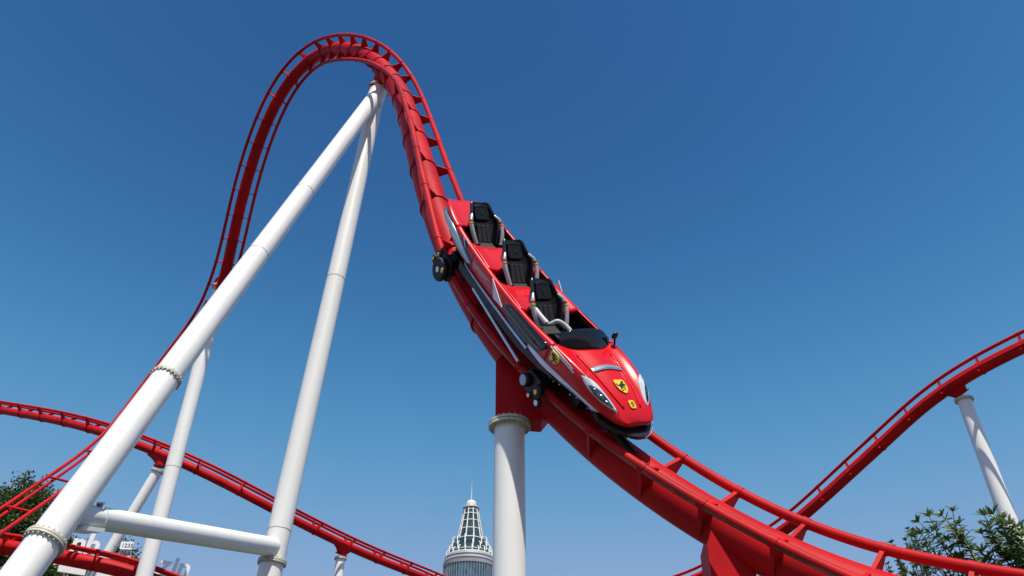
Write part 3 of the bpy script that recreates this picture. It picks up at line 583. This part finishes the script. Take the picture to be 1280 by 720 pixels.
m=MB(); ring(m,1.75,1.7,Z(635.5),Z(632),24); m.tube([(TX,TY,Z(632)+1.35*math.sin(a)) for a in lin(0,1.5,6)],[1.7*math.cos(a) for a in lin(0,1.5,6)],24); m.build('cap_dome',M['t_white'],tw,to)
m=MB(); m.tube([(TX,TY,Z(628)),(TX,TY,Z(614))],.20,8,r1=.14); m.tube([(TX,TY,Z(614)),(TX,TY,Z(599.5))],.09,8,r1=.03); m.build('spire',M['t_white'],tw,to)

# ------------------------------------------------------------------ trees
def leaf(mb,p,d,n,L,W):
    """folded lance-shaped leaf: base p, direction d, surface normal n"""
    s=d.cross(n).normalized(); tip=p+d*L-n*L*.12; a=p+d*L*.3; b=p+d*L*.68-n*L*.03
    mb.add([p,a+s*W*.5+n*W*.18,b+s*W*.42+n*W*.15,tip,b-s*W*.42+n*W*.15,a-s*W*.5+n*W*.18,a,b],[(0,6,1),(1,6,7,2),(2,7,3),(0,5,6),(6,5,4,7),(7,4,3)],False)
def rv(): 
    while True:
        v=Vector((rng.uniform(-1,1),rng.uniform(-1,1),rng.uniform(-1,1)))
        if .05<v.length<1: return v.normalized()
def branch_path(a,b,sag=.1,n=5):
    o=rv()*(b-a).length*sag; return [a+(b-a)*t+o*math.sin(math.pi*t) for t in lin(0,1,n)]
def whorl_tree(base,tips,label,group,leafL,leafW,nw,mt,stem_r=.02,hub=None,nl=7,gap=.09,start=.35,spread=.0):
    t=thing('leafy_shrub_tree',base,label,'tree',group); tr=MB(); hub=hub or base+Vector((0,0,3.6))
    tr.tube(branch_path(base,hub,.04,6),.11,10,r1=.06); cr=MB()
    for tip in tips:
        j=hub+(tip-hub)*rng.uniform(.05,.2)+rv()*.1; path=branch_path(j,tip,.10,8); tr.tube(path,stem_r,5,r1=.006)
        L=(tip-j).length; k=int(L*(1-start)/gap)
        for i in range(k):
            q=start+(1-start)*(i+1)/k; x=q*(len(path)-1); i0=min(int(x),len(path)-2); p=path[i0].lerp(path[i0+1],x-i0); ax=(path[i0+1]-path[i0]).normalized()
            last=i==k-1; m_=nl+3 if last else nl; ph=rng.uniform(0,6.28)
            if not last and rng.random()<.28: continue
            u=ax.orthogonal().normalized(); v=ax.cross(u)
            for h in range(m_):
                a=ph+2*math.pi*h/m_+rng.uniform(-.3,.3); up_=rng.uniform(.45,1.3) if last else rng.uniform(-.15,.7)
                d=(u*math.cos(a)+v*math.sin(a)+ax*up_).normalized(); n=(ax-d*ax.dot(d)+rv()*.35); n=(n-d*n.dot(d)).normalized()
                leaf(cr,p,d,n,leafL*rng.uniform(.65,1.15),leafW*rng.uniform(.8,1.2))
    tr.build('trunk',M['bark'],t,base); cr.build('crown',M[mt],t,base); return t
def tips_in(c,rx,ry,rz,n,topb=.2):
    o=[]
    for _ in range(n):
        v=rv()*rng.uniform(.35,1)**.6; o.append(Vector(c)+Vector((v.x*rx,v.y*ry,v.z*rz)))
    return o
# measured shoot tips of the two nearest shrubs, then filling shoots beneath them
def px(x,y,d):     # direction table used once to lay the shoots out in the shrub's own plane
    u,v=(x-640)/1000,(360-y)/1000; return Vector((u*d, d*(math.cos(PITCH)-v*math.sin(PITCH)), 1.6+d*(math.sin(PITCH)+v*math.cos(PITCH))))
tA=[px(x,y,13.8+rng.uniform(-.5,.6)) for x,y in ((1149,653),(1152,668),(1162,646),(1178,645),(1191,640),(1199,655),(1195,664),(1170,662),(1143,672),(1228,690),(1186,676),(1158,684),(1140,690),(1200,700),(1226,709),(1172,700),(1150,706),(1135,716),(1213,712))]
whorl_tree(Vector((8.0,13.6,0)),tA+tips_in((7.75,13.8,5.15),.7,.6,.45,18),'dark glossy-leaved shrub with upright shoots, left one rising over the near red rail','leafy shrubs at the right',.20,.048,7,'leaf_near',hub=Vector((7.9,13.7,4.6)))
tB=[px(x,y,13.6+rng.uniform(-.5,.5)) for x,y in ((1231,645),(1242,643),(1250,650),(1236,660),(1228,668),(1262,656),(1272,660),(1279,664),(1256,672),(1243,680),(1270,682),(1236,700),(1262,700),(1280,695),(1250,712),(1290,690))]
whorl_tree(Vector((8.9,13.5,0)),tB+tips_in((8.95,13.7,5.15),.45,.5,.5,18),'dark glossy-leaved shrub at the right edge, its leaves touching the pale leaning column','leafy shrubs at the right',.205,.050,7,'leaf_near',hub=Vector((8.9,13.6,4.6)))
tC=[px(x,y,15.2+rng.uniform(-.4,.4)) for x,y in ((1114,679),(1118,686),(1135,662),(1142,664),(1132,676),(1147,684),(1124,695),(1104,700),(1110,706),(1092,712),(1128,708),(1140,700),(1084,716),(1100,718))]
whorl_tree(Vector((7.4,15.1,0)),tC+tips_in((7.35,15.2,5.45),.7,.6,.5,16),'paler small-leaved bush showing through the gap below the near red rail','leafy shrubs at the right',.085,.042,7,'leaf_pale',hub=Vector((7.4,15.1,4.8)),gap=.055)

def big_tree(base,blobs,label,n_leaf,L):
    t=thing('broadleaf_tree',base,label,'tree','broadleaf trees at the bottom left'); tr=MB(); cr=MB()
    hub=base+Vector((0,0,base.z+6.5)); tr.tube(branch_path(base,hub,.02,6),.34,12,r1=.22)
    tot=sum(b[1]**2 for b in blobs)
    for c,r_ in blobs:
        c=Vector(c); tr.tube(branch_path(hub,c,.1,7),.13,7,r1=.03)
        twigs=[]
        for _ in range(int(16*r_)):
            v=rv(); v.z=abs(v.z)*.9-.25 if rng.random()<.8 else v.z; e=c+v*r_*rng.uniform(.55,1.08); tr.tube(branch_path(c.lerp(e,.1),e,.12,4),.03,4,r1=.008); twigs.append(e)
        for e in twigs:
            cr_r=rng.uniform(.35,.75); k=int(n_leaf*r_*r_/tot/len(twigs))
            for _ in range(k):
                p=e+rv()*cr_r*rng.random()**.5*Vector((1,1,.75)).length/1.6; d=(rv()+Vector((0,0,-.25))).normalized(); n=rv()+Vector((0,0,.8)); n=(n-d*n.dot(d)).normalized()
                s=d.cross(n); w_=L*.28; l_=L*rng.uniform(.6,1.2); cr.add([p,p+d*l_*.45+s*w_,p+d*l_,p+d*l_*.45-s*w_],[(0,1,2,3)],False)
    tr.build('trunk',M['bark'],t,base); cr.build('crown',M['leaf_far'],t,base); return t
def bl(x,y,d,r_): return (tuple(px(x,y,d)),r_)
big_tree(Vector((-27.5,42,0)),[bl(2,632,42,1.5),bl(28,628,42.5,1.35),bl(-18,668,42,2.0),bl(20,672,42,1.9),bl(38,650,43,1.3),bl(10,705,42,2.0),bl(-60,680,43,2.4),bl(-35,620,43,1.2)],'bushy green tree at the left edge behind the red rails, the taller one',26000,.20)
big_tree(Vector((-22.5,43.5,0)),[bl(60,698,43,1.6),bl(82,696,43.5,1.0),bl(60,725,43,2.0),bl(105,738,44,1.5),bl(150,700,44.5,.9),bl(158,716,44.5,1.1),bl(128,744,44,1.5),bl(79,679,43.3,.55)],'lower green tree in the bottom left corner, behind the white lettering',20000,.20)

# ------------------------------------------------------------------ white letter sign beyond the corner track
SA=Vector((-20.71,38.27,13.56)); SB=Vector((-16.16,41.26,13.56)); sd=(SB-SA).normalized(); sn=sd.cross(Vector((0,0,1)))
sg_=thing('letter_sign',Vector((-18.4,39.8,0)),'big white italic standing letters on a white band, just above the corner track','sign'); so_=Vector((-18.4,39.8,0))
def letter(ch,along,size,shear=.0,parent=sg_,name='letter',mt='sign_white',depth=.10,base=SA,dx=sd,off=so_,up=Vector((0,0,1)),nrm=None,z=0,bold=.0):
    cu=bpy.data.curves.new(name,'FONT'); cu.body=ch; cu.size=size; cu.extrude=depth/2; cu.shear=shear; cu.offset=bold
    ob=bpy.data.objects.new('tmp_text',cu); col.objects.link(ob); dg=bpy.context.evaluated_depsgraph_get(); me=bpy.data.meshes.new_from_object(ob.evaluated_get(dg)); bpy.data.objects.remove(ob)
    nn_=nrm or dx.cross(up); nn_=dx.cross(up) if nrm is None else nrm
    for v in me.vertices: v.co=base+dx*(along+v.co.x)+up*(v.co.y+z)+nn_*v.co.z-off
    me.materials.clear(); me.materials.append(M[mt]); o=bpy.data.objects.new(name,me); col.objects.link(o); o.parent=parent; return o
for ch,al,sz_,zz_ in (('n',-.42,1.6,.0),('h',.18,1.35,.0),('z',3.75,1.25,-.05),('i',4.35,1.25,-.05),('n',4.62,1.25,-.05)): letter(ch,al,sz_*(.8 if ch=='n' and al<.1 else 1),shear=.12,bold=.035,z=zz_+(.28 if al<.5 else 0))
m=MB(); Lb=(SB-SA).length
m.prism([SA-sd*.6+Vector((0,0,-.75)),SB+sd*.25+Vector((0,0,-.75)),SB+sd*.25+Vector((0,0,-.05)),SA-sd*.6+Vector((0,0,-.05))],sn*.12); m.build('sign_band',M['sign_white'],sg_,so_,bevel=.02)
for t_ in (.12,.5,.88):
    p=SA.lerp(SB,t_)-sn*-.25; m=MB(); m.tube([(p.x,p.y,0),(p.x,p.y,13.4)],.09,8); m.build('sign_post',M['t_grey'],sg_,so_)
# hoop of white tube below the corner track
hp=px(66,722,37.5); hr=thing('white_hoop',Vector((hp.x,hp.y,0)),'thin white curved tube in front of the lower green tree, bottom left','hoop'); m=MB()
m.tube([hp+Vector((math.cos(a)*.5,0,math.sin(a)*.62)) for a in lin(-.2,1.9,12)],.045,8); m.tube([hp+Vector((.49,0,-.12)),(hp.x+.49,hp.y,0)],.05,8); m.build('hoop_tube',M['white'],hr,Vector((hp.x,hp.y,0)))
# number plates
def plate(c,wd,ht,lines,label,holder,rot=0.0,sz=.2):
    c=Vector(c); dx=Vector((math.cos(rot),math.sin(rot),0)); n=dx.cross(Vector((0,0,1))); up=Vector((0,0,1)); r_=thing('number_plate',c,label,'number plate','white number plates')
    m=MB(); o=[(-.5,-.42),(-.42,-.5),(.42,-.5),(.5,-.42),(.5,.42),(.42,.5),(-.42,.5),(-.5,.42)]; m.prism([c+dx*x*wd+up*y*ht for x,y in o],n*.03); m.build('panel',M['sign_white'],r_,c,bevel=.004)
    for txt,zz,s_ in lines: letter(txt,0,s_,parent=r_,name='lettering',mt='sign_ink',depth=.012,base=c+n*.022-dx*(wd*.40)+up*zz,dx=dx,off=c)
    m=MB(); m.tube([c-n*.03+up*ht*.2,c+Vector(holder)],.025,6); m.build('bracket',M['bolt'],r_,c)
plate(px(158.5,682,43.3),.66,.42,[('1235',-.10,.30)],'white number plate reading 1235, upper of two beside the slanting column',(-.75,.1,0),rot=.12)
plate(px(156.5,692,43.2),.66,.40,[('08A',-.12,.34)],'white plate with dark marks, lower of two beside the slanting column',(-.75,.1,0),rot=.12)
plate(px(125.5,632,14.25),.15,.13,[('80',-.035,.10)],'tiny white plate reading 80 on top of the cross tube of the A-shaped support',(.02,.05,-.22),rot=.1)
